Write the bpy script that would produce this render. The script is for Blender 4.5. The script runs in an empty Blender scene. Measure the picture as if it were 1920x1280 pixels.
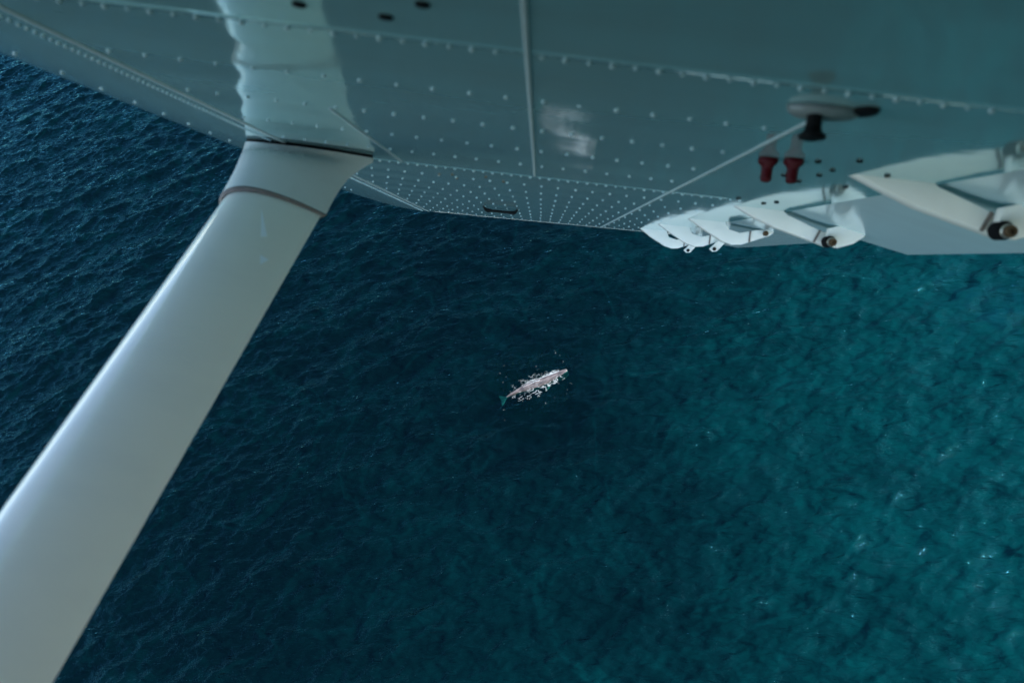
import bpy, bmesh, math, random
import numpy as np
from mathutils import Vector, Matrix, noise
from mathutils.bvhtree import BVHTree

random.seed(7)
rng = np.random.default_rng(11)
SC = bpy.context.scene
COL = SC.collection
R = math.radians

# ------------------------------------------------------------------ camera
F = 1400.0                      # focal length in pixels of the 1920 px wide photograph
ALT = 125.0                     # metres above the sea
NADIR = (1400.0, 1500.0)        # where "straight down" falls in the photograph
cam_data = bpy.data.cameras.new('camera')
cam = bpy.data.objects.new('camera', cam_data)
COL.objects.link(cam)
SC.camera = cam
cam_data.sensor_width = 36.0
cam_data.lens = F / 1920.0 * 36.0
cam_data.clip_start = 0.02
cam_data.clip_end = 60000.0
cam_data.dof.use_dof = True
cam_data.dof.focus_distance = 60.0
cam_data.dof.aperture_fstop = 3.6
cam_data.dof.aperture_blades = 7

# photograph axes (x right, y down, z forward) -> world
cu = -Vector((NADIR[0] - 960, NADIR[1] - 640, F)).normalized()
cx = (Vector((1, 0, 0)) - cu.x * cu).normalized()
cy = cu.cross(cx)


def c2w(v):
    v = Vector(v)
    return Vector((v.dot(cx), v.dot(cy), v.dot(cu)))


EYE = Vector((0, 0, ALT))
rx, ry, rz = c2w((1, 0, 0)), c2w((0, -1, 0)), c2w((0, 0, -1))
M = Matrix((rx, ry, rz)).transposed().to_4x4()
M.translation = EYE
cam.matrix_world = M

# ------------------------------------------------------------------ sky and sun
SUN = c2w(Vector((0.525, -0.415, -0.74)).normalized())
sun_el = math.asin(SUN.z)
sun_rot = math.atan2(SUN.x, SUN.y)
world = bpy.data.worlds.new('World')
SC.world = world
world.use_nodes = True
nt = world.node_tree
nt.nodes.clear()
sky = nt.nodes.new('ShaderNodeTexSky')
sky.sky_type = 'NISHITA'
sky.sun_disc = False
sky.sun_elevation = sun_el
sky.sun_rotation = sun_rot
sky.altitude = 100.0
sky.air_density = 1.0
sky.dust_density = 0.6
sky.ozone_density = 1.0
bg = nt.nodes.new('ShaderNodeBackground')
bg.inputs['Strength'].default_value = 0.15
wo = nt.nodes.new('ShaderNodeOutputWorld')
nt.links.new(sky.outputs[0], bg.inputs['Color'])
nt.links.new(bg.outputs[0], wo.inputs['Surface'])

sl = bpy.data.lights.new('sun', 'SUN')
sl.energy = 3.6
sl.angle = R(0.53)
sl.color = (1.0, 0.96, 0.90)
so = bpy.data.objects.new('sun', sl)
COL.objects.link(so)
so.rotation_euler = SUN.to_track_quat('Z', 'Y').to_euler()
so.location = EYE + SUN * 40

vs = SC.view_settings
vs.view_transform = 'Standard'
vs.look = 'None'
vs.exposure = 2.05
vs.gamma = 1.0
vs.use_curve_mapping = False
SC.cycles.use_denoising = True
SC.cycles.max_bounces = 8
SC.cycles.transparent_max_bounces = 8
SC.cycles.sample_clamp_indirect = 6.0
SC.cycles.caustics_reflective = False
SC.cycles.caustics_refractive = False


# ------------------------------------------------------------------ helpers
def on_sea(p):
    d = c2w((p[0] - 960, p[1] - 640, F))
    t = -EYE.z / d.z
    return EYE + d * t


def tag(o, label=None, cat=None, group=None, kind=None):
    if label: o['label'] = label
    if cat: o['category'] = cat
    if group: o['group'] = group
    if kind: o['kind'] = kind
    return o


def mesh_obj(name, verts, faces, mat, parent=None, smooth=True):
    me = bpy.data.meshes.new(name)
    me.from_pydata([tuple(v) for v in verts], [], faces)
    bm = bmesh.new(); bm.from_mesh(me)
    bmesh.ops.recalc_face_normals(bm, faces=bm.faces)
    bm.to_mesh(me); bm.free()
    if smooth:
        me.polygons.foreach_set('use_smooth', [True] * len(me.polygons))
    me.materials.append(mat)
    o = bpy.data.objects.new(name, me)
    COL.objects.link(o)
    o.parent = parent
    return o


def sharp(o, ang=35):
    me = o.data
    bm = bmesh.new(); bm.from_mesh(me)
    for e in bm.edges:
        if len(e.link_faces) == 2 and e.calc_face_angle(0) > R(ang):
            e.smooth = False
    bm.to_mesh(me); bm.free()
    return o


def bevel(o, w, seg=2):
    me = o.data
    bm = bmesh.new(); bm.from_mesh(me)
    ed = [e for e in bm.edges if len(e.link_faces) == 2 and e.calc_face_angle(0) > R(30)]
    bmesh.ops.bevel(bm, geom=ed, offset=w, segments=seg, profile=0.6, affect='EDGES', clamp_overlap=True)
    bm.to_mesh(me); bm.free()
    me.polygons.foreach_set('use_smooth', [True] * len(me.polygons))
    return sharp(o, 40)


def loft(rings, cap=True):
    n = len(rings[0])
    V = [p for r in rings for p in r]
    Fc = []
    for i in range(len(rings) - 1):
        for j in range(n):
            a, b = i * n + j, i * n + (j + 1) % n
            Fc.append((a, b, b + n, a + n))
    if cap:
        Fc.append(tuple(range(n)))
        Fc.append(tuple(range((len(rings) - 1) * n, len(rings) * n)))
    return V, Fc


# ------------------------------------------------------------------ materials
def new_mat(name):
    m = bpy.data.materials.new(name)
    m.use_nodes = True
    t = m.node_tree
    return m, t, t.nodes['Principled BSDF'], t.links


def node(t, kind, **kw):
    n = t.nodes.new(kind)
    for k, v in kw.items():
        setattr(n, k, v)
    return n


def paint(name, base, rough, dirt=(0.35, 0.33, 0.28), dirt_amt=0.15, coat=0.0, streak=True, ior=1.5, metal=0.0):
    m, t, p, L = new_mat(name)
    tc = node(t, 'ShaderNodeTexCoord')
    mp = node(t, 'ShaderNodeMapping')
    mp.inputs['Scale'].default_value = (9.0, 1.6, 9.0) if streak else (7, 7, 7)
    L.new(tc.outputs['Object'], mp.inputs['Vector'])
    n1 = node(t, 'ShaderNodeTexNoise')
    n1.inputs['Scale'].default_value = 1.0
    n1.inputs['Detail'].default_value = 6.0
    n1.inputs['Roughness'].default_value = 0.65
    L.new(mp.outputs[0], n1.inputs['Vector'])
    r1 = node(t, 'ShaderNodeMapRange')
    r1.inputs['From Min'].default_value = 0.45
    r1.inputs['From Max'].default_value = 0.85
    r1.inputs['To Max'].default_value = dirt_amt
    L.new(n1.outputs[0], r1.inputs['Value'])
    mx = node(t, 'ShaderNodeMix', data_type='RGBA')
    mx.inputs['A'].default_value = (*base, 1)
    mx.inputs['B'].default_value = (*dirt, 1)
    L.new(r1.outputs[0], mx.inputs['Factor'])
    L.new(mx.outputs['Result'], p.inputs['Base Color'])
    r2 = node(t, 'ShaderNodeMapRange')
    r2.inputs['To Min'].default_value = rough * 0.75
    r2.inputs['To Max'].default_value = rough * 1.5 + 0.03
    L.new(n1.outputs[0], r2.inputs['Value'])
    L.new(r2.outputs[0], p.inputs['Roughness'])
    p.inputs['IOR'].default_value = ior
    p.inputs['Metallic'].default_value = metal
    p.inputs['Coat Weight'].default_value = coat
    p.inputs['Coat Roughness'].default_value = 0.04
    n2 = node(t, 'ShaderNodeTexNoise')
    n2.inputs['Scale'].default_value = 22.0
    n2.inputs['Detail'].default_value = 2.0
    L.new(tc.outputs['Object'], n2.inputs['Vector'])
    bp = node(t, 'ShaderNodeBump')
    bp.inputs['Strength'].default_value = 0.06
    bp.inputs['Distance'].default_value = 0.004
    L.new(n2.outputs[0], bp.inputs['Height'])
    L.new(bp.outputs[0], p.inputs['Normal'])
    return m


def plain(name, base, rough, metal=0.0, var=0.3, scale=40.0):
    m, t, p, L = new_mat(name)
    tc = node(t, 'ShaderNodeTexCoord')
    n1 = node(t, 'ShaderNodeTexNoise')
    n1.inputs['Scale'].default_value = scale
    n1.inputs['Detail'].default_value = 4.0
    L.new(tc.outputs['Object'], n1.inputs['Vector'])
    mx = node(t, 'ShaderNodeMix', data_type='RGBA')
    mx.inputs['A'].default_value = (*[c * (1 - var) for c in base], 1)
    mx.inputs['B'].default_value = (*[min(1, c * (1 + var)) for c in base], 1)
    L.new(n1.outputs[0], mx.inputs['Factor'])
    L.new(mx.outputs['Result'], p.inputs['Base Color'])
    p.inputs['Roughness'].default_value = rough
    p.inputs['Metallic'].default_value = metal
    return m


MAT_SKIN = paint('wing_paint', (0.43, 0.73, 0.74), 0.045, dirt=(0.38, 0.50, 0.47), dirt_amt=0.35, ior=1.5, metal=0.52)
MAT_WHITE = paint('white_paint', (0.86, 0.84, 0.74), 0.16, dirt=(0.55, 0.50, 0.40), dirt_amt=0.25, streak=False)
MAT_CREAM = paint('cream_fairing', (0.78, 0.77, 0.70), 0.22, dirt=(0.50, 0.45, 0.33), dirt_amt=0.4, streak=False)
MAT_STRUT = paint('strut_paint', (0.93, 0.88, 0.74), 0.10, dirt=(0.62, 0.62, 0.58), dirt_amt=0.2)
MAT_FLAP = paint('flap_lightened_paint', (0.60, 0.76, 0.76), 0.10, dirt=(0.45, 0.52, 0.48), dirt_amt=0.3, metal=0.25)  # wing paint lightened: the flap's bright sea and sky reflection put into colour
MAT_BOSS = plain('grey_boss', (0.17, 0.20, 0.19), 0.4, var=0.15)
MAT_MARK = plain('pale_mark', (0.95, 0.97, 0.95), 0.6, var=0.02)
MAT_RIVET = plain('rivet_paint', (0.36, 0.47, 0.47), 0.42, var=0.08)
MAT_STRIP = plain('seam_sealant', (0.42, 0.50, 0.49), 0.5, var=0.08)
MAT_BLACK = plain('black_rubber', (0.004, 0.004, 0.004), 0.8)
MAT_BLACK.node_tree.nodes['Principled BSDF'].inputs['Specular IOR Level'].default_value = 0.15
MAT_BROWN = plain('grimy_sealant', (0.16, 0.125, 0.10), 0.6, var=0.5)
MAT_RED = plain('red_plastic', (0.055, 0.001, 0.003), 0.5, var=0.2)
MAT_RED.node_tree.nodes['Principled BSDF'].inputs['Specular IOR Level'].default_value = 0.15
MAT_RUST = plain('rusty_bolt', (0.10, 0.055, 0.022), 0.5, metal=0.4, var=0.6, scale=120)
MAT_STEEL = plain('steel', (0.45, 0.42, 0.36), 0.35, metal=0.9)
MAT_GLASS = plain('window_tint', (0.015, 0.018, 0.02), 0.05)
MAT_FOAM = plain('foam_white', (0.42, 0.46, 0.46), 0.7, var=0.25, scale=6)
MAT_FOAM.node_tree.nodes['Principled BSDF'].inputs['Alpha'].default_value = 0.55


def whale_mat():
    m, t, p, L = new_mat('whale_skin')
    tc = node(t, 'ShaderNodeTexCoord')
    mp = node(t, 'ShaderNodeMapping')
    mp.inputs['Scale'].default_value = (0.5, 1.6, 1.6)
    L.new(tc.outputs['Object'], mp.inputs['Vector'])
    n1 = node(t, 'ShaderNodeTexNoise')
    n1.inputs['Scale'].default_value = 1.6
    n1.inputs['Detail'].default_value = 6
    L.new(mp.outputs[0], n1.inputs['Vector'])
    cr = node(t, 'ShaderNodeValToRGB')
    cr.color_ramp.elements[0].position = 0.35
    cr.color_ramp.elements[0].color = (0.020, 0.016, 0.015, 1)
    cr.color_ramp.elements[1].position = 0.7
    cr.color_ramp.elements[1].color = (0.098, 0.080, 0.075, 1)
    L.new(n1.outputs[0], cr.inputs[0])
    L.new(cr.outputs[0], p.inputs['Base Color'])
    p.inputs['Roughness'].default_value = 0.38
    n2 = node(t, 'ShaderNodeTexNoise')
    n2.inputs['Scale'].default_value = 3.5
    n2.inputs['Detail'].default_value = 4
    L.new(mp.outputs[0], n2.inputs['Vector'])
    bp = node(t, 'ShaderNodeBump')
    bp.inputs['Strength'].default_value = 0.5
    bp.inputs['Distance'].default_value = 0.12
    L.new(n2.outputs[0], bp.inputs['Height'])
    L.new(bp.outputs[0], p.inputs['Normal'])
    return m


MAT_WHALE = whale_mat()


def body_colour(t, L, pos):
    """Dark water colour turning greener and brighter across a noisy gradient, with patchy streaks."""
    wn = node(t, 'ShaderNodeTexNoise')
    wn.inputs['Scale'].default_value = 0.014
    wn.inputs['Detail'].default_value = 3
    L.new(pos, wn.inputs['Vector'])
    sx = node(t, 'ShaderNodeSeparateXYZ')
    L.new(pos, sx.inputs[0])
    m1 = node(t, 'ShaderNodeMath', operation='MULTIPLY_ADD')
    m1.inputs[1].default_value = 115.0
    L.new(wn.outputs[0], m1.inputs[0])
    tl = node(t, 'ShaderNodeMath', operation='MULTIPLY_ADD')   # slants the gradient: greener towards the south-east
    tl.inputs[1].default_value = -0.42
    L.new(sx.outputs['Y'], tl.inputs[0])
    L.new(sx.outputs['X'], tl.inputs[2])
    L.new(tl.outputs[0], m1.inputs[2])
    r = node(t, 'ShaderNodeMapRange', interpolation_type='SMOOTHSTEP')
    r.inputs['From Min'].default_value = -32.0
    r.inputs['From Max'].default_value = 104.0
    L.new(m1.outputs[0], r.inputs['Value'])
    # streaks
    mp = node(t, 'ShaderNodeMapping')
    mp.inputs['Rotation'].default_value = (0, 0, R(-42))
    mp.inputs['Scale'].default_value = (0.022, 0.075, 1)
    L.new(pos, mp.inputs['Vector'])
    n2 = node(t, 'ShaderNodeTexNoise')
    n2.inputs['Scale'].default_value = 1.0
    n2.inputs['Detail'].default_value = 5
    n2.inputs['Roughness'].default_value = 0.6
    L.new(mp.outputs[0], n2.inputs['Vector'])
    r2 = node(t, 'ShaderNodeMapRange')
    r2.inputs['From Min'].default_value = 0.3
    r2.inputs['From Max'].default_value = 0.7
    r2.inputs['To Min'].default_value = -0.16
    r2.inputs['To Max'].default_value = 0.16
    L.new(n2.outputs[0], r2.inputs['Value'])
    ad = node(t, 'ShaderNodeMath', operation='ADD', use_clamp=True)
    L.new(r.outputs[0], ad.inputs[0])
    L.new(r2.outputs[0], ad.inputs[1])
    # thin pale wisps of drifting scum
    n3 = node(t, 'ShaderNodeTexNoise')
    n3.inputs['Scale'].default_value = 0.035
    n3.inputs['Detail'].default_value = 4
    n3.inputs['Roughness'].default_value = 0.55
    n3.inputs['Distortion'].default_value = 1.2
    L.new(pos, n3.inputs['Vector'])
    ab = node(t, 'ShaderNodeMath', operation='SUBTRACT')
    ab.inputs[1].default_value = 0.5
    L.new(n3.outputs[0], ab.inputs[0])
    a2_ = node(t, 'ShaderNodeMath', operation='ABSOLUTE')
    L.new(ab.outputs[0], a2_.inputs[0])
    r3 = node(t, 'ShaderNodeMapRange', interpolation_type='SMOOTHSTEP')
    r3.inputs['From Min'].default_value = 0.0
    r3.inputs['From Max'].default_value = 0.035
    r3.inputs['To Min'].default_value = 0.16
    r3.inputs['To Max'].default_value = 0.0
    L.new(a2_.outputs[0], r3.inputs['Value'])
    ad0 = ad
    ad = node(t, 'ShaderNodeMath', operation='ADD', use_clamp=True)
    L.new(ad0.outputs[0], ad.inputs[0])
    L.new(r3.outputs[0], ad.inputs[1])
    cr = node(t, 'ShaderNodeValToRGB')
    e = cr.color_ramp.elements
    e[0].position = 0.0; e[0].color = (0.0001, 0.0017, 0.0022, 1)
    e[1].position = 1.0; e[1].color = (0.0001, 0.0142, 0.0155, 1)
    k = e.new(0.45); k.color = (0.0001, 0.0050, 0.0060, 1)
    L.new(ad.outputs[0], cr.inputs[0])
    return cr.outputs[0]


def sea_mat():
    m = bpy.data.materials.new('sea_water')
    m.use_nodes = True
    t = m.node_tree
    L = t.links
    t.nodes.clear()
    g = node(t, 'ShaderNodeNewGeometry')
    pos = g.outputs['Position']
    col = body_colour(t, L, pos)

    def ripple(scale, stretch, rot, detail, rough=0.55, dist=0.35):
        mp = node(t, 'ShaderNodeMapping')
        mp.inputs['Rotation'].default_value = (0, 0, R(-rot))
        mp.inputs['Scale'].default_value = (scale / stretch, scale, scale)
        L.new(pos, mp.inputs['Vector'])
        n = node(t, 'ShaderNodeTexNoise')
        n.inputs['Scale'].default_value = 1.0
        n.inputs['Detail'].default_value = detail
        n.inputs['Roughness'].default_value = rough
        n.inputs['Distortion'].default_value = dist
        L.new(mp.outputs[0], n.inputs['Vector'])
        return n.outputs[0]

    b1 = node(t, 'ShaderNodeBump')
    b1.inputs['Strength'].default_value = 1.0
    b1.inputs['Distance'].default_value = 0.55
    L.new(ripple(0.55, 4.0, 8, 3), b1.inputs['Height'])
    b2 = node(t, 'ShaderNodeBump')
    b2.inputs['Strength'].default_value = 1.0
    b2.inputs['Distance'].default_value = 0.22
    L.new(ripple(1.6, 3.0, 12, 3, 0.6), b2.inputs['Height'])
    # gusts: patches of livelier and of calmer ripples
    gu = node(t, 'ShaderNodeMapRange')
    gu.inputs['From Min'].default_value = 0.36
    gu.inputs['From Max'].default_value = 0.66
    gu.inputs['To Min'].default_value = 0.14
    gu.inputs['To Max'].default_value = 0.30
    L.new(ripple(0.07, 2.6, 40, 3, 0.5, 0.6), gu.inputs['Value'])
    L.new(gu.outputs[0], b2.inputs['Distance'])
    L.new(b1.outputs[0], b2.inputs['Normal'])
    N = b2.outputs[0]
    b3 = node(t, 'ShaderNodeBump')
    b3.inputs['Strength'].default_value = 1.0
    b3.inputs['Distance'].default_value = 0.10
    L.new(ripple(3.2, 1.7, 16, 2, 0.6), b3.inputs['Height'])
    L.new(N, b3.inputs['Normal'])
    N2 = b3.outputs[0]
    bd = node(t, 'ShaderNodeBump')
    bd.inputs['Strength'].default_value = 1.0
    bd.inputs['Distance'].default_value = 1.9
    L.new(ripple(0.46, 1.7, 50, 1.5, 0.5, 0.0), bd.inputs['Height'])
    L.new(N, bd.inputs['Normal'])
    df = node(t, 'ShaderNodeBsdfDiffuse')
    L.new(col, df.inputs['Color'])
    L.new(bd.outputs[0], df.inputs['Normal'])
    tr = node(t, 'ShaderNodeBsdfTransparent')
    tr.inputs['Color'].default_value = (0.26, 0.98, 0.90, 1)
    m1 = node(t, 'ShaderNodeMixShader')
    # transparency artificially limited to a zone around the whale; the rest is opaque
    wc = (on_sea((1064, 694)) + on_sea((938, 746))) * 0.5
    vd = node(t, 'ShaderNodeVectorMath', operation='DISTANCE')
    vd.inputs[1].default_value = wc
    L.new(pos, vd.inputs[0])
    rf = node(t, 'ShaderNodeMapRange', interpolation_type='SMOOTHSTEP')
    rf.inputs['From Min'].default_value = 7.0
    rf.inputs['From Max'].default_value = 16.0
    rf.inputs['To Min'].default_value = 0.5
    rf.inputs['To Max'].default_value = 0.0
    L.new(vd.outputs['Value'], rf.inputs['Value'])
    L.new(rf.outputs[0], m1.inputs[0])
    L.new(df.outputs[0], m1.inputs[1])
    L.new(tr.outputs[0], m1.inputs[2])
    gl = node(t, 'ShaderNodeBsdfGlossy')
    gl.inputs['Color'].default_value = (0.072, 0.25, 0.335, 1)
    gl.inputs['Roughness'].default_value = 0.02
    L.new(N2, gl.inputs['Normal'])
    fr = node(t, 'ShaderNodeFresnel')
    fr.inputs['IOR'].default_value = 1.333
    L.new(N2, fr.inputs['Normal'])
    m2 = node(t, 'ShaderNodeMixShader')
    nb_ = node(t, 'ShaderNodeMath', operation='SUBTRACT')
    nb_.inputs[0].default_value = 1.0
    L.new(g.outputs['Backfacing'], nb_.inputs[1])
    fm = node(t, 'ShaderNodeMath', operation='MULTIPLY')
    L.new(fr.outputs[0], fm.inputs[0])
    L.new(nb_.outputs[0], fm.inputs[1])
    L.new(fm.outputs[0], m2.inputs[0])
    L.new(m1.outputs[0], m2.inputs[1])
    L.new(gl.outputs[0], m2.inputs[2])
    out = node(t, 'ShaderNodeOutputMaterial')
    L.new(m2.outputs[0], out.inputs['Surface'])
    return m


MAT_SEA = sea_mat()


def deep_mat():
    m, t, p, L = new_mat('deep_water')
    g = node(t, 'ShaderNodeNewGeometry')
    sc_ = node(t, 'ShaderNodeVectorMath', operation='SCALE')
    sc_.inputs['Scale'].default_value = 1.7
    L.new(body_colour(t, L, g.outputs['Position']), sc_.inputs[0])
    L.new(sc_.outputs[0], p.inputs['Base Color'])
    p.inputs['Roughness'].default_value = 1.0
    p.inputs['Specular IOR Level'].default_value = 0.0
    return m


MAT_DEEP = deep_mat()

# ------------------------------------------------------------------ sea surface
NG, STEP = 1024, 0.4
LG = NG * STEP
k1 = 2 * np.pi * np.fft.fftfreq(NG, d=STEP)
KX, KY = np.meshgrid(k1, k1, indexing='xy')
K = np.sqrt(KX ** 2 + KY ** 2); K[0, 0] = 1e-6


def field(direction, peak, power, spread, rms, kcut=7.0, kmin_pow=2.0):
    th = R(direction)
    c = (KX * math.cos(th) + KY * math.sin(th)) / K
    kp = 2 * np.pi / peak
    P = K ** (-power) * np.exp(-(kp / K) ** kmin_pow) * (0.06 + np.abs(c) ** spread) * np.exp(-(K / kcut) ** 4)
    P[0, 0] = 0
    h = (rng.normal(size=K.shape) + 1j * rng.normal(size=K.shape)) * np.sqrt(P)
    s = np.real(np.fft.ifft2(h)).std()
    return h * (rms / s)


H = (field(98, 9.5, 3.7, 5.0, 0.17) +
     field(104, 2.8, 3.5, 4.0, 0.036) +
     field(132, 32.0, 5.0, 6.0, 0.13) +
     field(75, 16.0, 4.6, 4.0, 0.08) +
     field(128, 13.0, 4.4, 5.0, 0.11))
hgt = np.real(np.fft.ifft2(H))
dx = np.real(np.fft.ifft2(-1j * KX / K * H))
dy = np.real(np.fft.ifft2(-1j * KY / K * H))
X0, Y0 = -312.0, -60.0
NY = 920
ii = np.arange(NG)
gx, gy = np.meshgrid(X0 + ii * STEP, Y0 + np.arange(NY) * STEP)


def ramp(n, w):
    r = np.ones(n)
    e = 0.5 - 0.5 * np.cos(np.linspace(0, np.pi, w))
    r[:w] = e; r[-w:] = e[::-1]
    return r


win = ramp(NY, 25)[:, None] * ramp(NG, 25)[None, :]
hz = hgt[:NY] * win
px = gx + 0.75 * dx[:NY] * win * -1
py = gy + 0.75 * dy[:NY] * win * -1
V = np.stack([px, py, hz], -1).reshape(-1, 3)
idx = np.arange(NY * NG).reshape(NY, NG)
Q = np.stack([idx[:-1, :-1], idx[:-1, 1:], idx[1:, 1:], idx[1:, :-1]], -1).reshape(-1, 4)
# open sea to the horizon: four flat skirts joined to the rim of the waves
FAR = 26000.0
cor = np.array([[-FAR, -FAR, 0], [FAR, -FAR, 0], [FAR, FAR, 0], [-FAR, FAR, 0]])
nb = len(V)
V = np.concatenate([V, cor])
rim = [idx[0, 0], idx[0, -1], idx[-1, -1], idx[-1, 0]]
Qs = np.array([[nb, nb + 1, rim[1], rim[0]], [nb + 1, nb + 2, rim[2], rim[1]],
               [nb + 2, nb + 3, rim[3], rim[2]], [nb + 3, nb, rim[0], rim[3]]])
Q = np.concatenate([Q, Qs])
me = bpy.data.meshes.new('sea')
me.vertices.add(len(V)); me.vertices.foreach_set('co', V.astype(np.float32).ravel())
me.loops.add(len(Q) * 4); me.loops.foreach_set('vertex_index', Q.astype(np.int32).ravel())
me.polygons.add(len(Q)); me.polygons.foreach_set('loop_start', np.arange(0, len(Q) * 4, 4, dtype=np.int32))
me.polygons.foreach_set('use_smooth', np.ones(len(Q), dtype=bool))
me.update(calc_edges=True)
me.materials.append(MAT_SEA)
sea = bpy.data.objects.new('sea', me)
COL.objects.link(sea)
tag(sea, 'dark teal open sea with wind ripples', 'sea', kind='structure')

dp = mesh_obj('deep_water', [(-FAR, -FAR, -7), (FAR, -FAR, -7), (FAR, FAR, -7), (-FAR, FAR, -7)], [(0, 1, 2, 3)], MAT_DEEP, smooth=False)
tag(dp, 'dark deep water below the sea surface', 'water', kind='structure')


# ------------------------------------------------------------------ sperm whale
head = on_sea((1064, 694))
tail = on_sea((938, 746))
ax = (tail - head); WL = ax.length; ax.normalize()
side = Vector((0, 0, 1)).cross(ax)     # left of the direction head -> tail
whale = bpy.data.objects.new('sperm_whale', None)
COL.objects.link(whale)
WM = Matrix((ax, side, Vector((0, 0, 1)))).transposed().to_4x4()
WM.translation = head
whale.matrix_world = WM
tag(whale, 'grey brown sperm whale swimming at the surface amid white foam', 'whale')
#        s     half-w  half-h  z of the top  (fractions of the length)
WS = [(0.000, 0.026, 0.038, 0.012), (0.003, 0.037, 0.055, 0.021), (0.012, 0.043, 0.068, 0.027), (0.05, 0.046, 0.078, 0.030),
      (0.14, 0.051, 0.088, 0.028), (0.24, 0.057, 0.090, 0.024), (0.33, 0.064, 0.092, 0.024), (0.42, 0.067, 0.092, 0.028),
      (0.50, 0.069, 0.090, 0.034), (0.57, 0.065, 0.084, 0.036), (0.61, 0.061, 0.078, 0.041), (0.645, 0.056, 0.072, 0.034), (0.70, 0.040, 0.060, 0.026),
      (0.76, 0.029, 0.049, 0.019), (0.82, 0.020, 0.038, 0.010), (0.87, 0.014, 0.030, 0.001), (0.905, 0.012, 0.022, -0.014),
      (0.925, 0.015, 0.016, -0.026), (0.940, 0.032, 0.010, -0.038), (0.955, 0.056, 0.008, -0.042), (0.970, 0.078, 0.006, -0.045),
      (0.985, 0.090, 0.005, -0.047), (0.996, 0.076, 0.004, -0.049), (1.000, 0.040, 0.003, -0.049)]


def bend(s):                           # the tail swings a little to one side
    return -0.012 * WL * math.sin(s * math.pi) + (0.0 if s < 0.6 else 0.10 * WL * (s - 0.6) ** 2)


rings = []
NR = 28
for s, w, h, zt in WS:
    ring = []
    for j in range(NR):
        a = 2 * math.pi * j / NR
        ca, sa = math.cos(a), math.sin(a)
        e = 0.82 if s < 0.35 else 0.95
        yy = w * math.copysign(abs(ca) ** e, ca)
        zz = h * math.copysign(abs(sa) ** (0.9 if sa < 0 else 1.25), sa)
        # narrow ridge along the back
        if sa > 0 and 0.55 < s < 0.90:
            zz = h * (abs(sa) ** 1.7)
        x = s
        if s > 0.91:
            x += 0.035 * max(0.0, abs(yy) - 0.02) / 0.1 * (1 if s < 0.99 else 1.0) + 0.012 * (abs(yy) / 0.1) ** 2
        ring.append((x * WL, yy * WL + bend(s), (zt - h + zz) * WL))
    rings.append(ring)
v, fc = loft(rings)
wb = mesh_obj('body', v, fc, MAT_WHALE, whale)
md = wb.modifiers.new('sub', 'SUBSURF'); md.levels = 2; md.render_levels = 2
# long narrow lower jaw and a paddle shaped flipper on each side
v, fc = loft([[(x * WL, (0.006 + ww * math.cos(q)) * WL * 1.0, (-0.150 + 0.012 * math.sin(q) + 0.05 * x) * WL) for q in np.linspace(0, 2 * math.pi, 9)[:-1]]
              for x, ww in ((0.045, 0.006), (0.06, 0.012), (0.12, 0.014), (0.20, 0.020), (0.27, 0.028))])
mesh_obj('lower_jaw', v, fc, MAT_WHALE, whale)
for sd in (-1, 1):
    R3 = []
    for q, (yo, xo, ch, th) in enumerate(((0.045, 0.30, 0.026, 0.010), (0.075, 0.325, 0.030, 0.007), (0.105, 0.355, 0.030, 0.005), (0.122, 0.380, 0.018, 0.003))):
        R3.append([((xo + ch * math.cos(b)) * WL, sd * yo * WL, (-0.085 + th * math.sin(b)) * WL) for b in np.linspace(0, 2 * math.pi, 11)[:-1]])
    v, fc = loft(R3)
    mesh_obj('flipper', v, fc, MAT_WHALE, whale)

# ------------------------------------------------------------------ foam around the whale
i0 = int((min(head.x, tail.x) - 14 - X0) / STEP); i1 = int((max(head.x, tail.x) + 14 - X0) / STEP)
j0 = int((min(head.y, tail.y) - 14 - Y0) / STEP); j1 = int((max(head.y, tail.y) + 14 - Y0) / STEP)
sub = np.stack([px, py, hz], -1)[j0:j1, i0:i1]
nj, ni = sub.shape[:2]
sid = np.arange(nj * ni).reshape(nj, ni)
sq = np.stack([sid[:-1, :-1], sid[:-1, 1:], sid[1:, 1:], sid[1:, :-1]], -1).reshape(-1, 4)
bvh = BVHTree.FromPolygons([tuple(map(float, q)) for q in sub.reshape(-1, 3)], [tuple(map(int, q)) for q in sq])
dg = bpy.context.evaluated_depsgraph_get()
we = wb.evaluated_get(dg)
wme = we.to_mesh()
wbvh = BVHTree.FromPolygons([WM @ q.co for q in wme.vertices], [tuple(q.vertices) for q in wme.polygons])
we.to_mesh_clear()
ico_bm = bmesh.new()
bmesh.ops.create_icosphere(ico_bm, subdivisions=1, radius=1.0)
ico_v = [q.co.copy() for q in ico_bm.verts]
ico_f = [tuple(q.index for q in f.verts) for f in ico_bm.faces]
ico_bm.free()
fv, ff = [], []


def blob(p, sx, sy, sz, rot):
    b = len(fv)
    c, s_ = math.cos(rot), math.sin(rot)
    for q in ico_v:
        k = random.uniform(0.6, 1.3)
        x, y, z = q.x * sx * k, q.y * sy * k, q.z * sz * k
        fv.append((p[0] + c * x - s_ * y, p[1] + s_ * x + c * y, p[2] + z))
    for f in ico_f:
        ff.append(tuple(i + b for i in f))


def drop(x, y):
    o = Vector((x, y, 30)); d = Vector((0, 0, -1))
    a = bvh.ray_cast(o, d)[0]
    b = wbvh.ray_cast(o, d)[0]
    za = a.z if a else 0.0
    if b and b.z > za:
        return b.z, b.z - za
    return za, 0.0


dirang = math.atan2(ax.y, ax.x)


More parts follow.
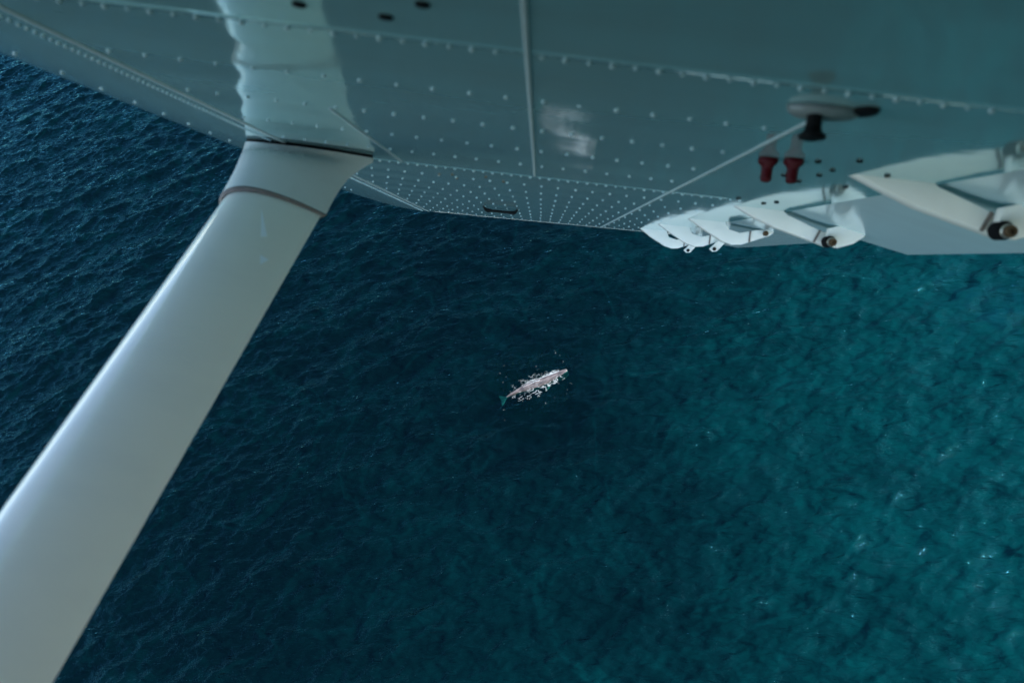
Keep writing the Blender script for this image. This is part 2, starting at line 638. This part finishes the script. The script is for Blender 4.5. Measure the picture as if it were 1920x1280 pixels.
def flecks(n, s0, s1, t0, t1, thr, smin, smax, freq=0.9, seed=0.0, core=0.0):
    """lacy foam between s0..s1 along the body and t0..t1 metres off the middle line"""
    made = tries = 0
    while made < n and tries < n * 60:
        tries += 1
        s = random.uniform(s0, s1)
        u_ = random.random()
        t = t0 + (t1 - t0) * u_ ** (1.0 + core)
        edge = math.sin(math.pi * min(1, max(0, (s - s0) / (s1 - s0)))) ** 0.5
        if random.random() > edge: continue
        q = Vector((s * WL * freq * 0.7, t * freq, seed))
        nz = abs(noise.noise(q) + 0.45 * noise.noise(q * 2.3))
        if nz > thr: continue
        lx, ly = s * WL, t + bend(s)
        P = WM @ Vector((lx, ly, 0))
        z, over = drop(P.x, P.y)
        if over > 0.26 and random.random() < 0.93: continue
        r = random.uniform(smin, smax) * (1.25 - nz)
        blob((P.x, P.y, z + 0.02), r * random.uniform(0.9, 2.0), r, r * 0.45, dirang + random.uniform(-0.6, 0.6))
        made += 1


# far side (towards the top of the picture) is +/-: 'side' points to the left of head->tail
SG = 1.0 if (side.dot(c2w((0, 1, 0))) > 0) else -1.0     # SG*t > 0 is the near (lower) flank
flecks(1100, 0.10, 0.62, -SG * 0.26, -SG * 1.0, 0.26, 0.010, 0.032, seed=3.1, core=0.9, freq=1.5)
flecks(520, 0.20, 0.50, -SG * 0.32, -SG * 0.62, 0.60, 0.012, 0.042, seed=6.1, freq=1.3)
flecks(240, 0.25, 0.85, -SG * 0.5, -SG * 2.0, 0.12, 0.010, 0.030, seed=9.4, freq=1.2)
flecks(620, 0.08, 0.42, SG * 0.28, SG * 1.6, 0.14, 0.010, 0.032, seed=1.7, freq=1.4)
flecks(700, 0.34, 0.66, SG * 0.10, SG * 2.3, 0.09, 0.010, 0.026, seed=5.2, freq=1.1)
flecks(90, 0.45, 0.78, SG * 1.4, SG * 3.0, 0.10, 0.012, 0.045, seed=8.2)
flecks(40, 0.40, 0.66, SG * -0.06, SG * 0.10, 0.9, 0.03, 0.08, seed=2.2)
flecks(50, 0.62, 0.86, SG * -0.9, SG * 1.2, 0.10, 0.012, 0.04, seed=4.2)
for _ in range(34):                    # stray flecks drifting off
    s = random.uniform(-0.1, 1.1); t = random.gauss(0, 3.6)
    if abs(t) < 1.2: continue
    P = WM @ Vector((s * WL, t, 0))
    z, over = drop(P.x, P.y)
    for _k in range(random.randint(1, 3)):
        r = random.uniform(0.015, 0.04)
        blob((P.x + random.gauss(0, .14), P.y + random.gauss(0, .14), z + 0.02), r * 1.6, r, r * 0.45, dirang + random.uniform(-0.5, 0.5))
fo = mesh_obj('foam', fv, ff, MAT_FOAM)
tag(fo, 'white churned foam and flecks around the whale', 'foam', kind='stuff')

# ------------------------------------------------------------------ aeroplane frame
# local axes: X outboard (span), Y forward, Z up from the wing; D = span, a = aft, z = height, all from the camera's station
HC = 0.25
ORG = Vector((-0.72, 0.0, -1.62))
eD = Vector((52, -152, F)).normalized()
ea = Vector((1, 0.095, 0)); ea = (ea - ea.dot(eD) * eD).normalized()
en = eD.cross(ea) * -1
if en.y > 0: en = -en
PX, PY, PZ = c2w(eD), c2w(-ea), c2w(en)
PM = Matrix((PX, PY, PZ)).transposed().to_4x4()
PM.translation = EYE + PM.to_3x3() @ (Vector((0, 0, HC)) + ORG)
plane = bpy.data.objects.new('airplane', None)
COL.objects.link(plane)
plane.matrix_world = PM
tag(plane, 'white high wing airplane seen from below its wing, with strut and flap hinges', 'airplane')


def P(D, a, z):
    return (D - ORG.x, -a - ORG.y, z - ORG.z)


TIP = 4.97
RIB0, RIB = 0.95, 0.275
bay_amp = {}


def tipmax(a):
    if a > -0.78: return TIP
    return TIP - 1.4 * ((-0.78 - a) / 0.5) ** 2 * 0.75


def span(D, a):
    if D < 3: return D
    return 3 + (D - 3) * (tipmax(a) - 3) / (TIP - 3)


def zflat(a, D):
    z = -0.0355 * a * (1 - max(-1.0, min(D, TIP)) / TIP)
    if a < -0.80:
        q = (-0.80 - a) / 0.35
        z += 0.040 * q * q
        if a < -1.15:
            q2 = min(1.0, (-1.15 - a) / 0.13)
            z += 0.075 * (1 - math.sqrt(max(0.0, 1 - q2 * q2)))
    return z


def zlow(a, D):
    z = zflat(a, D)
    if D < -0.2: return z
    f = (D - RIB0) / RIB
    b = math.floor(f)
    strip = 0 if a < -0.447 else 1 if a < -0.04 else 2 if a < 0.375 else 3
    key = (b, strip)
    if key not in bay_amp:
        bay_amp[key] = random.uniform(0.25, 1.0)
    lo, hi = ((-0.76, -0.447), (-0.447, -0.04), (-0.04, 0.375), (0.375, 0.80))[strip]
    w = math.sin(math.pi * min(1, max(0, (a - lo) / (hi - lo)))) ** 0.5 if a > -0.76 else 0.0
    amp = (0.0030, 0.0012, 0.0010, 0.00012)[strip] * w * (0.15 + 0.85 * bay_amp[key])
    return z + amp * math.sin(math.pi * (f - b)) ** 2


def wing_upper(a):
    q = (a + 1.28) / (2.10)
    return 0.115 + 0.045 + 0.62 * math.sqrt(max(q, 0)) * (1 - q) * 0.46 - 0.10 * q


# upper skin, nose and tip closure: the wing's own mesh
AU = [-1.28 + 2.08 * (0.5 - 0.5 * math.cos(math.pi * i / 22)) for i in range(23)] + [0.95]
DU = [-6.4, -5.2, -3, -1.44, -0.6, 0, 1, 2, 3, 3.6, 4.2, 4.6, 4.85, TIP]
v, fc = [], []


def mir(D):
    return D if D >= -0.72 else -1.44 - D


for D in DU:
    for a in AU:
        zz = wing_upper(a) if -1.28 + 1e-6 < a < 0.81 else (zflat(-1.28, mir(D)) if a < 0 else 0.058)
        Dd = span(mir(D), a)
        if D < -0.72: Dd = -1.44 - Dd
        v.append(P(Dd, a, zz))
nu = len(AU)
for i in range(len(DU) - 1):
    for j in range(nu - 1):
        q = i * nu + j
        fc.append((q, q + 1, q + 1 + nu, q + nu))
# tip closure down to the lower skin edge
b = len(v)
ti = (len(DU) - 1) * nu
for a in AU:
    v.append(P(span(TIP, a) + 0.012, a, (wing_upper(a) + zlow(a, TIP)) * 0.5 if a > -1.27 else zflat(a, TIP)))
b2 = len(v)
for a in AU:
    v.append(P(span(TIP, a), a, zlow(a, TIP)))
for j in range(nu - 1):
    fc.append((ti + j, ti + j + 1, b + j + 1, b + j))
    fc.append((b + j, b + j + 1, b2 + j + 1, b2 + j))
# cove wall behind the panels
cb = len(v)
for D in DU[4:]:
    v.append(P(D, 0.80, 0.060)); v.append(P(D, 0.80, zlow(0.80, D)))
for i in range(len(DU[4:]) - 1):
    q = cb + 2 * i
    fc.append((q, q + 1, q + 3, q + 2))
wing = mesh_obj('wing', v, fc, MAT_WHITE, plane)
sharp(wing, 50)


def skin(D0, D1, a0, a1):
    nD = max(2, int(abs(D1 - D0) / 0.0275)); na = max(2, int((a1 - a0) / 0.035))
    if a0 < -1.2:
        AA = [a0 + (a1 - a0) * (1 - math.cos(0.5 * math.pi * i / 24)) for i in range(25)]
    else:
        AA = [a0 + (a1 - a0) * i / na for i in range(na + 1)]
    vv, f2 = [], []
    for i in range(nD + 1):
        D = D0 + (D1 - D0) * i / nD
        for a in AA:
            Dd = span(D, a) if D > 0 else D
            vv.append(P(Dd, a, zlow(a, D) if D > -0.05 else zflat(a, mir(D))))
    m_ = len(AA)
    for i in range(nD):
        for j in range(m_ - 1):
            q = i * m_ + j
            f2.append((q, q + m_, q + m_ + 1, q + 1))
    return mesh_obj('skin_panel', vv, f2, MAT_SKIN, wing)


LAP1, LAP2 = 0.95, 2.325
A1, A2, A3, A4 = -0.76, -0.447, -0.04, 0.375
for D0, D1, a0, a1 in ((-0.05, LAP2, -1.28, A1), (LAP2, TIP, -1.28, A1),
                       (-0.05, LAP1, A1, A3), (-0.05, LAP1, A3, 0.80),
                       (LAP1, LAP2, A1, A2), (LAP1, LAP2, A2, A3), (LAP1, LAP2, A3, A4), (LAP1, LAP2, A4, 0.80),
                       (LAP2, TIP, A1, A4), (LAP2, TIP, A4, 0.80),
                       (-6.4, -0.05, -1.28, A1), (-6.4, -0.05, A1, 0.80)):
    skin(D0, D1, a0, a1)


def strip_span(a, D0, D1, w=0.0075, hgt_=0.0022, name='seam_strip', mat=MAT_STRIP):
    rr = []
    n = max(4, int((D1 - D0) / 0.05))
    for i in range(n + 1):
        D = D0 + (D1 - D0) * i / n
        z = zlow(a, D)
        rr.append([P(span(D, a), a - w / 2, z + 0.001), P(span(D, a), a - w * .32, z - hgt_), P(span(D, a), a + w * .32, z - hgt_), P(span(D, a), a + w / 2, z + 0.001)])
    vv, f2 = loft(rr)
    return mesh_obj(name, vv, f2, mat, wing)


def strip_chord(D, a0, a1, w=0.016, hgt_=0.0006, name='lap_strip', mat=MAT_SKIN):
    rr = []
    n = max(4, int((a1 - a0) / 0.04))
    for i in range(n + 1):
        a = a0 + (a1 - a0) * i / n
        z = zlow(a, D)
        rr.append([P(D - w / 2, a, z + 0.001), P(D - w * .4, a, z - hgt_), P(D + w * .4, a, z - hgt_), P(D + w / 2, a, z + 0.001)])
    vv, f2 = loft(rr)
    return mesh_obj(name, vv, f2, mat, wing)


strip_span(A1, 0.0, TIP - 0.01, w=0.013)
strip_span(A2, 1.52, LAP2)
strip_span(A3, -0.05, LAP2 - 0.01, w=0.0085)
strip_span(A4, 1.06, TIP - 0.01, w=0.0085)
strip_chord(LAP1, -1.10, 0.79, w=0.02)
strip_chord(LAP2, A1 + 0.01, 0.55, w=0.018)
strip_chord(TIP - 0.012, -0.72, 0.78, w=0.02, name='tip_band', mat=MAT_WHITE)

# rivets: the 300 that look largest are parts, the rest one part
dome = bmesh.new()
ringsR = []
for rr_, zz in ((1.0, 0.1), (1.0, -0.12), (0.86, -0.5), (0.5, -0.78)):
    ringsR.append([dome.verts.new((rr_ * math.cos(2 * math.pi * k / 8), rr_ * math.sin(2 * math.pi * k / 8), zz)) for k in range(8)])
for i in range(3):
    for k in range(8):
        dome.faces.new((ringsR[i][k], ringsR[i + 1][k], ringsR[i + 1][(k + 1) % 8], ringsR[i][(k + 1) % 8]))
dome.faces.new(ringsR[3][::-1])
for f in dome.faces: f.smooth = True
bmesh.ops.recalc_face_normals(dome, faces=dome.faces)
dome_me = bpy.data.meshes.new('rivet')
dome.to_mesh(dome_me); dome.free()
dome_me.materials.append(MAT_RIVET)
RV = []
PIT = 0.0588
k = 1
while True:
    D = RIB0 + RIB * k
    if D > TIP - 0.03: break
    if abs(D - LAP2) < 0.03:
        n = int((0.62 - A1) / (PIT / 2))
        for i in range(n):
            a = A1 + 0.03 + i * PIT / 2
            if abs(a - A3) < 0.012 or abs(a - A4) < 0.01: continue
            RV.append((D + 0.024, a, 0.0044 if i % 2 else 0.0032))
    else:
        n = int((A4 - A1) / PIT)
        for i in range(n + (4 if D > LAP2 else 0)):
            a = A1 + 0.035 + i * PIT
            if min(abs(a - A2), abs(a - A3), abs(a - A4)) < 0.016 and D < LAP2: continue
            RV.append((D + random.gauss(0, 0.0012), a + random.gauss(0, 0.0008), random.uniform(0.0038, 0.0047)))
    k += 1
i = 0
while True:                               # lap joint nearest the cabin
    a = -1.08 + i * PIT / 2
    if a > 0.56: break
    if abs(a - A3) > 0.012 and abs(a - A1) > 0.02:
        RV.append((LAP1 + 0.018, a, 0.0040 if i % 2 else 0.0030))
    i += 1
D = 0.62
while D < TIP - 0.02:                     # close row along the nose seam
    RV.append((D, A1 - 0.040, 0.0036)); D += 0.0185
for D in np.arange(1.0, 4.2, 0.14):       # sparse row near the leading edge
    RV.append((float(D), -1.02, 0.0045))
RV.sort(key=lambda q: -q[2] / math.hypot(q[0], q[1] * 0.6))
for D, a, r in RV[:300]:
    o = bpy.data.objects.new('rivet', dome_me)
    COL.objects.link(o); o.parent = wing
    o.location = P(span(D, a), a, zlow(a, D)); o.scale = (r, r, r)
vv, f2 = [], []
dv = [q.co.copy() for q in dome_me.vertices]; df_ = [tuple(q.vertices) for q in dome_me.polygons]
for D, a, r in RV[300:]:
    b = len(vv); c = P(span(D, a), a, zlow(a, D))
    vv += [(c[0] + q.x * r, c[1] + q.y * r, c[2] + q.z * r) for q in dv]
    f2 += [tuple(i + b for i in f) for f in df_]
tag(mesh_obj('small_rivets', vv, f2, MAT_RIVET, wing), kind='stuff')


def disc(name, D, a, r, h, mat, parent, n=14, asp=1.0):
    z = zlow(a, D)
    rr = []
    for q, zz in ((1.0, 0.001), (1.0, -h * 0.6), (0.8, -h), (0.3, -h * 1.05)):
        rr.append([P(D + r * q * asp * math.cos(2 * math.pi * i / n), a + r * q * math.sin(2 * math.pi * i / n), z + zz) for i in range(n)])
    vv, f2 = loft(rr)
    return mesh_obj(name, vv, f2, mat, parent)


# dark fasteners and drain holes
for D, a, r in ((0.866, -0.297, 0.0085), (0.874, -0.20, 0.0085), (0.816, -0.149, 0.0085)):
    disc('drain_plug', D, a, r, 0.003, MAT_BLACK, wing)


def wing_at(x, y):
    """point of the flat underside seen at a photograph pixel"""
    d = Vector((x - 960, y - 640, F)).normalized()
    dl = Vector((d.dot(eD), d.dot(ea), d.dot(en)))
    D_ = a_ = 0
    z_ = 0.0
    for _ in range(6):
        t = (HC + z_) / dl.z
        D_, a_ = dl.x * t, dl.y * t
        z_ = zflat(a_, D_)
    return D_, a_


for x, y in ((1612, 301), (1534, 302), (1561, 318), (1536, 328), (1586, 350), (1470, 328), (1498, 339), (1664, 329), (1456, 379), (1432, 381), (1385, 371)):
    D_, a_ = wing_at(x, y)
    disc('screw', D_, a_, 0.0062 * max(1.0, D_ / 1.9), 0.004, MAT_BLACK, wing, n=10)
for x, y in ((824, 327), (848, 327), (857, 334), (911, 332), (944, 340)):
    D_, a_ = wing_at(x, y)
    disc('screw', D_, a_, 0.005, 0.004, MAT_RUST, wing, n=8)

# drain fitting: oval white boss, black flared peg, dark plug beside it
D_, a_ = wing_at(1545, 204)
z0 = zlow(a_, D_)
rr = []
for q, zz in ((1.0, 0.001), (0.97, -0.006), (0.8, -0.012), (0.4, -0.0145)):
    rr.append([P(D_ + 0.030 * q * math.cos(2 * math.pi * i / 24), a_ + 0.050 * q * math.sin(2 * math.pi * i / 24), z0 + zz) for i in range(24)])
vv, f2 = loft(rr)
boss = mesh_obj('drain_boss', vv, f2, MAT_BOSS, wing)
Dp, ap = D_ - 0.012, a_ - 0.015
rr = []
for q, zz in ((0.010, -0.008), (0.0105, -0.026), (0.012, -0.034), (0.018, -0.038), (0.018, -0.043), (0.008, -0.046)):
    rr.append([P(Dp + q * math.cos(2 * math.pi * i / 16), ap + q * math.sin(2 * math.pi * i / 16), z0 + zz) for i in range(16)])
vv, f2 = loft(rr)
sharp(mesh_obj('drain_peg', vv, f2, MAT_BLACK, wing), 50)
D2, a2 = wing_at(1622, 207)
disc('drain_plug', D2, a2, 0.017, 0.006, MAT_BLACK, wing, n=18, asp=1.5)

# two red T shaped plugs
for x, y in ((1441, 296), (1489, 298)):
    D_, a_ = wing_at(x, y)
    z0 = zlow(a_, D_)
    rr = []
    for q, zz in ((0.018, 0.001), (0.0195, -0.004), (0.0185, -0.010), (0.012, -0.016), (0.0105, -0.022), (0.0112, -0.038), (0.0095, -0.045), (0.004, -0.047)):
        rr.append([P(D_ + q * math.cos(2 * math.pi * i / 16), a_ + q * math.sin(2 * math.pi * i / 16), z0 + zz) for i in range(16)])
    vv, f2 = loft(rr)
    mesh_obj('red_plug', vv, f2, MAT_RED, wing)

# black tie down bar far out on the wing
D_, a_ = wing_at(905, 386); D3, a3 = wing_at(972, 393)
rr = []
for i in range(17):
    q = i / 16
    D = D_ + (D3 - D_) * q; a = a_ + (a3 - a_) * q
    dz = -0.024 * min(1.0, 12 * min(q, 1 - q)) + 0.004
    r = 0.007 if 0.2 < q < 0.8 else 0.010
    rr.append([P(D + r * math.cos(2 * math.pi * k / 8), a, zlow(a, D) + dz + r * math.sin(2 * math.pi * k / 8)) for k in range(8)])
vv, f2 = loft(rr)
mesh_obj('tie_down_bar', vv, f2, MAT_BLACK, wing)


# ------------------------------------------------------------------ flap and aileron
def surface(name, D0, D1, a0, a1, z1, parent):
    rr = []
    n = max(2, int((D1 - D0) / 0.15))
    for i in range(n + 1):
        D = D0 + (D1 - D0) * i / n
        z0 = zflat(a0, D) + 0.004
        ring = []
        for q in np.linspace(0, 1, 12):
            ring.append(P(D, a0 + (a1 - a0) * q, z0 + (z1 - z0) * q - 0.004 * math.sin(math.pi * q)))
        for q in np.linspace(1, 0, 12)[1:]:
            th = 0.060 * math.sqrt(q) * (1 - q) * 1.6 + 0.004 + 0.02 * (1 - q) * min(1, q * 8)
            ring.append(P(D, a0 + (a1 - a0) * q, z0 + (z1 - z0) * q + th))
        rr.append(ring)
    vv, f2 = loft(rr)
    return sharp(mesh_obj(name, vv, f2, MAT_FLAP, parent), 45)


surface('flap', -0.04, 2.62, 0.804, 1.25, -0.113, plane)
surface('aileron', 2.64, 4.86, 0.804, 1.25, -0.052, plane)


def plate(name, poly, D, th, mat, parent, bev=0.004):
    v_ = [P(D - th / 2, a, z) for a, z in poly] + [P(D + th / 2, a, z) for a, z in poly]
    n = len(poly)
    f_ = [tuple(range(n)), tuple(range(n, 2 * n))] + [(i, (i + 1) % n, n + (i + 1) % n, n + i) for i in range(n)]
    o = mesh_obj(name, v_, f_, mat, parent, smooth=False)
    return bevel(o, bev) if bev else o


def rod(name, D0, D1, a, z, r, mat, parent, n=18, hole=0.0):
    prof = [(D1, r), (D0 + 0.003, r), (D0, r * 0.88)]
    if hole: prof += [(D0, hole), (D0 + 0.006, hole * 0.95)]
    rr = [[P(D, a + q * math.cos(2 * math.pi * i / n), z + q * math.sin(2 * math.pi * i / n)) for i in range(n)] for D, q in prof]
    vv, f2 = loft(rr)
    return sharp(mesh_obj(name, vv, f2, mat, parent), 40)


def bar(name, p0, p1, w, th, mat, parent):
    a_, b_ = Vector(P(*p0)), Vector(P(*p1))
    d = (b_ - a_).normalized(); s_ = Vector((1, 0, 0)); n = d.cross(s_).normalized()
    v_ = []
    for q in (a_, b_):
        for i, j in ((-1, -1), (1, -1), (1, 1), (-1, 1)):
            v_.append(q + s_ * th * i / 2 + n * w * j / 2)
    return mesh_obj(name, v_, [(0, 1, 2, 3), (4, 5, 6, 7), (0, 1, 5, 4), (1, 2, 6, 5), (2, 3, 7, 6), (3, 0, 4, 7)], mat, parent, smooth=False)


# flap tracks
for D in (1.60, 2.54):
    zr = zflat(0.7, D) + 0.006
    arm = [(0.615, zr), (0.69, -0.042), (0.764, -0.070), (0.87, -0.098), (0.94, -0.117), (0.965, -0.115), (0.978, -0.092), (0.962, -0.074), (0.917, -0.068),
           (0.84, -0.040), (0.80, -0.026), (0.775, zr)]
    br = plate('flap_track', arm, D, 0.042, MAT_WHITE, plane, 0.006)
    link = [(0.945, -0.098), (0.955, -0.118), (0.985, -0.124), (1.035, -0.105), (1.066, -0.080), (1.072, -0.058), (1.00, -0.045), (0.95, -0.062)]
    k_ = (D - 0.06) / D                    # the pivot sits inboard of the arm
    zb = -HC + (HC - 0.098) * k_
    plate('flap_link', [(a - 0.955 * (1 - k_), z + 0.004) for a, z in link], D - 0.036, 0.024, MAT_WHITE, br, 0.004)
    pa = 0.955 * k_
    rod('pivot_ring', D - 0.060, D - 0.030, pa, zb, 0.0190, MAT_BLACK, br)
    rod('washer', D - 0.064, D - 0.050, pa + 0.003, zb - 0.001, 0.0150, MAT_STEEL, br)
    rod('pivot_bolt', D - 0.072, D - 0.040, pa + 0.006, zb - 0.0015, 0.0125, MAT_RUST, br, hole=0.006)
    bar('strap', (D - 0.0235, 0.908, -0.066), (D - 0.0235, 0.892, -0.106), 0.006, 0.006, MAT_BROWN, br)
    bar('strap', (D - 0.0235, 0.930, -0.070), (D - 0.0235, 0.945, -0.112), 0.005, 0.006, MAT_BROWN, br)
# aileron hinges
for D, da in ((3.36, 0.0), (3.98, -0.035), (4.62, -0.045)):
    zr = zflat(0.7, D) + 0.006
    arm = [(0.625 + da, zr), (0.70 + da, -0.045), (0.79 + da, -0.092), (0.835 + da, -0.104), (0.875 + da, -0.099), (0.995 + da, -0.048), (1.008 + da, -0.034), (0.998 + da, -0.022),
           (0.93 + da, -0.030), (0.86 + da, -0.048), (0.81 + da, -0.036), (0.79 + da, zr)]
    br = plate('aileron_hinge', arm, D, 0.045, MAT_WHITE, plane, 0.006)
    rod('hinge_bolt', D - 0.040, D - 0.018, 0.970 + da, -0.042, 0.011, MAT_RUST, br, hole=0.004)
    bar('strap', (D - 0.0245, 0.905 + da, -0.036), (D - 0.0245, 0.905 + da, -0.085), 0.006, 0.005, MAT_BROWN, br)
    lug = [(0.965 + da, -0.038), (0.905 + da, -0.108), (0.922 + da, -0.122), (0.945 + da, -0.118), (0.990 + da, -0.060)]
    if D > 3.9:
        plate('hinge_lug', lug, D - 0.032, 0.016, MAT_WHITE, br, 0.003)
        rod('hinge_bolt', D - 0.050, D - 0.036, 0.930 + da, -0.107, 0.009, MAT_BLACK, br, hole=0.003)


# ------------------------------------------------------------------ wing strut
def section(n=26, t=0.15):
    pts = []
    for i in range(n + 1):                 # trailing edge -> nose over the upper side
        u_ = 0.5 + 0.5 * math.cos(math.pi * i / n)
        y = 5 * (0.2969 * math.sqrt(u_) - 0.126 * u_ - 0.3516 * u_ ** 2 + 0.2843 * u_ ** 3 - 0.1036 * u_ ** 4)
        pts.append((u_, y))
    return pts + [(u_, -y) for u_, y in pts[-2:0:-1]]


SEC = section()
DW, SLOPE = 2.245, 0.715
ax_d = Vector((-1, 0, -SLOPE)).normalized()
nrm = Vector((-SLOPE, 0, 1)).normalized() * 1.0


def ring_at(D, a_le, a_te, th, tilt):
    """one airfoil ring; tilt 0 = cut square across the strut, 1 = cut along the wing"""
    zc = -SLOPE * (DW - D)
    nv = (nrm * (1 - tilt) + Vector((-1, 0, 0)) * tilt).normalized()
    out = []
    for u_, y in SEC:
        a = a_le + (a_te - a_le) * u_
        out.append(P(D + nv.x * y * th, a, zc + nv.z * y * th))
    return out


rr = [ring_at(D, -0.853, -0.588 - 0.040 * (2.0 - D), 0.105, 0) for D in np.linspace(-0.10, 2.10, 24)]
vv, f2 = loft(rr)
strut = sharp(mesh_obj('wing_strut', vv, f2, MAT_STRUT, plane), 60)
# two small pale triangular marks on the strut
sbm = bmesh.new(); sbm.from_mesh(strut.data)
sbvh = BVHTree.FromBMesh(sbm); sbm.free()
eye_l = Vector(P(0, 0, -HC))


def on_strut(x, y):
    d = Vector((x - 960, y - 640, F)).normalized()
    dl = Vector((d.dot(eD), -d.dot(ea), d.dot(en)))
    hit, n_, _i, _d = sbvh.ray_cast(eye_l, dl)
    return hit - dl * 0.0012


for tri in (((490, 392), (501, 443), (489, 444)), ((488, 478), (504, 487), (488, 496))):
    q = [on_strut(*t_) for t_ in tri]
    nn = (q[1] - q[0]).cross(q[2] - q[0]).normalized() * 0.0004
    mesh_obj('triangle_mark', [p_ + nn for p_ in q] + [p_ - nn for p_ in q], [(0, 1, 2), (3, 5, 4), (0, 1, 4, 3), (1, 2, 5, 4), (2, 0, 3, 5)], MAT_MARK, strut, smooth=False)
# fairing cuff: flares from the strut to the wing skin
rr = []
CUFF = ((1.985, -0.862, -0.576, 0.128, 0.0), (2.02, -0.865, -0.577, 0.133, 0.05), (2.06, -0.868, -0.576, 0.141, 0.12), (2.10, -0.872, -0.572, 0.150, 0.25),
        (2.14, -0.878, -0.566, 0.165, 0.42), (2.175, -0.885, -0.552, 0.170, 0.6), (2.205, -0.892, -0.535, 0.175, 0.8), (2.228, -0.899, -0.518, 0.180, 1.0))
for c in CUFF: rr.append(ring_at(*c))
top = [P(DW + (q - DW), 0, 0)[0] if False else 0 for q in (0,)]
last = []
for (u_, y), p_ in zip(SEC, rr[-1]):
    D = p_[0] + ORG.x; a = -(p_[1] + ORG.y)
    last.append(P(D + 0.012, a, zlow(a, D) - 0.009))
rr.append(last)
vv, f2 = loft(rr, cap=False)
sharp(mesh_obj('strut_cuff', vv, f2, MAT_CREAM, strut), 60)
# dark gasket between cuff and skin
rr = []
for sc_, zz in ((0.93, -0.010), (0.91, -0.006), (0.93, 0.002)):
    ring = []
    for (u_, y), p_ in zip(SEC, last):
        D = p_[0] + ORG.x; a = -(p_[1] + ORG.y)
        Dc = DW + 0.0; ac = -0.71
        Dn, an = Dc + (D - Dc) * sc_, ac + (a - ac) * (1 + (sc_ - 1) * 0.2)
        ring.append(P(Dn, an, zlow(an, Dn) + zz + random.uniform(-0.0016, 0.0016)))
    rr.append(ring)
vv, f2 = loft(rr, cap=False)
mesh_obj('gasket', vv, f2, MAT_BLACK, strut)
# grimy sealant bead where the cuff ends on the strut
rr = [ring_at(1.981, -0.856, -0.584, 0.108, 0.0), ring_at(1.9825, -0.8615, -0.576, 0.124, 0.0), ring_at(1.986, -0.8632, -0.5745, 0.1296, 0.0), ring_at(1.989, -0.8632, -0.5752, 0.1294, 0.0)]
vv, f2 = loft(rr, cap=False)
mesh_obj('sealant_bead', vv, f2, MAT_BROWN, strut)


# ------------------------------------------------------------------ fuselage behind the camera
def fus_ring(yf, hw, zb, zt):
    c = []
    for i in range(32):
        q = 2 * math.pi * i / 32
        cx_, sy_ = math.cos(q), math.sin(q)
        c.append((math.copysign(abs(cx_) ** 0.38, cx_) * hw, yf, (zb + zt) / 2 - ORG.z + math.copysign(abs(sy_) ** 0.42, sy_) * (zt - zb) / 2))
    return c


rr = [fus_ring(y, hw, zb, zt) for y, hw, zb, zt in ((3.6, 0.12, -1.15, -0.80), (3.4, 0.42, -1.35, -0.55), (2.4, 0.56, -1.5, -0.42), (1.5, 0.60, -1.55, -0.25), (1.1, 0.61, -1.58, 0.0),
                                                     (0.4, 0.62, -1.6, 0.05), (-1.6, 0.62, -1.6, 0.05), (-2.6, 0.55, -1.45, -0.02), (-4.5, 0.32, -1.0, -0.1), (-6.4, 0.12, -0.6, -0.25))]
vv, f2 = loft(rr)
fus = sharp(mesh_obj('fuselage', vv, f2, MAT_WHITE, plane), 55)
for y0, y1 in ((0.55, 1.05), (-0.25, 0.35), (-1.05, -0.45)):
    vv = []
    for x in (0.606, 0.628):
        for i in range(20):
            q = 2 * math.pi * i / 20
            vv.append((x, (y0 + y1) / 2 + math.copysign(abs(math.cos(q)) ** 0.4, math.cos(q)) * (y1 - y0) / 2, -0.45 - ORG.z + math.copysign(abs(math.sin(q)) ** 0.4, math.sin(q)) * 0.24))
    f2 = [tuple(range(20)), tuple(range(20, 40))] + [(i, (i + 1) % 20, 20 + (i + 1) % 20, 20 + i) for i in range(20)]
    mesh_obj('window', vv, f2, MAT_GLASS, fus, smooth=False)
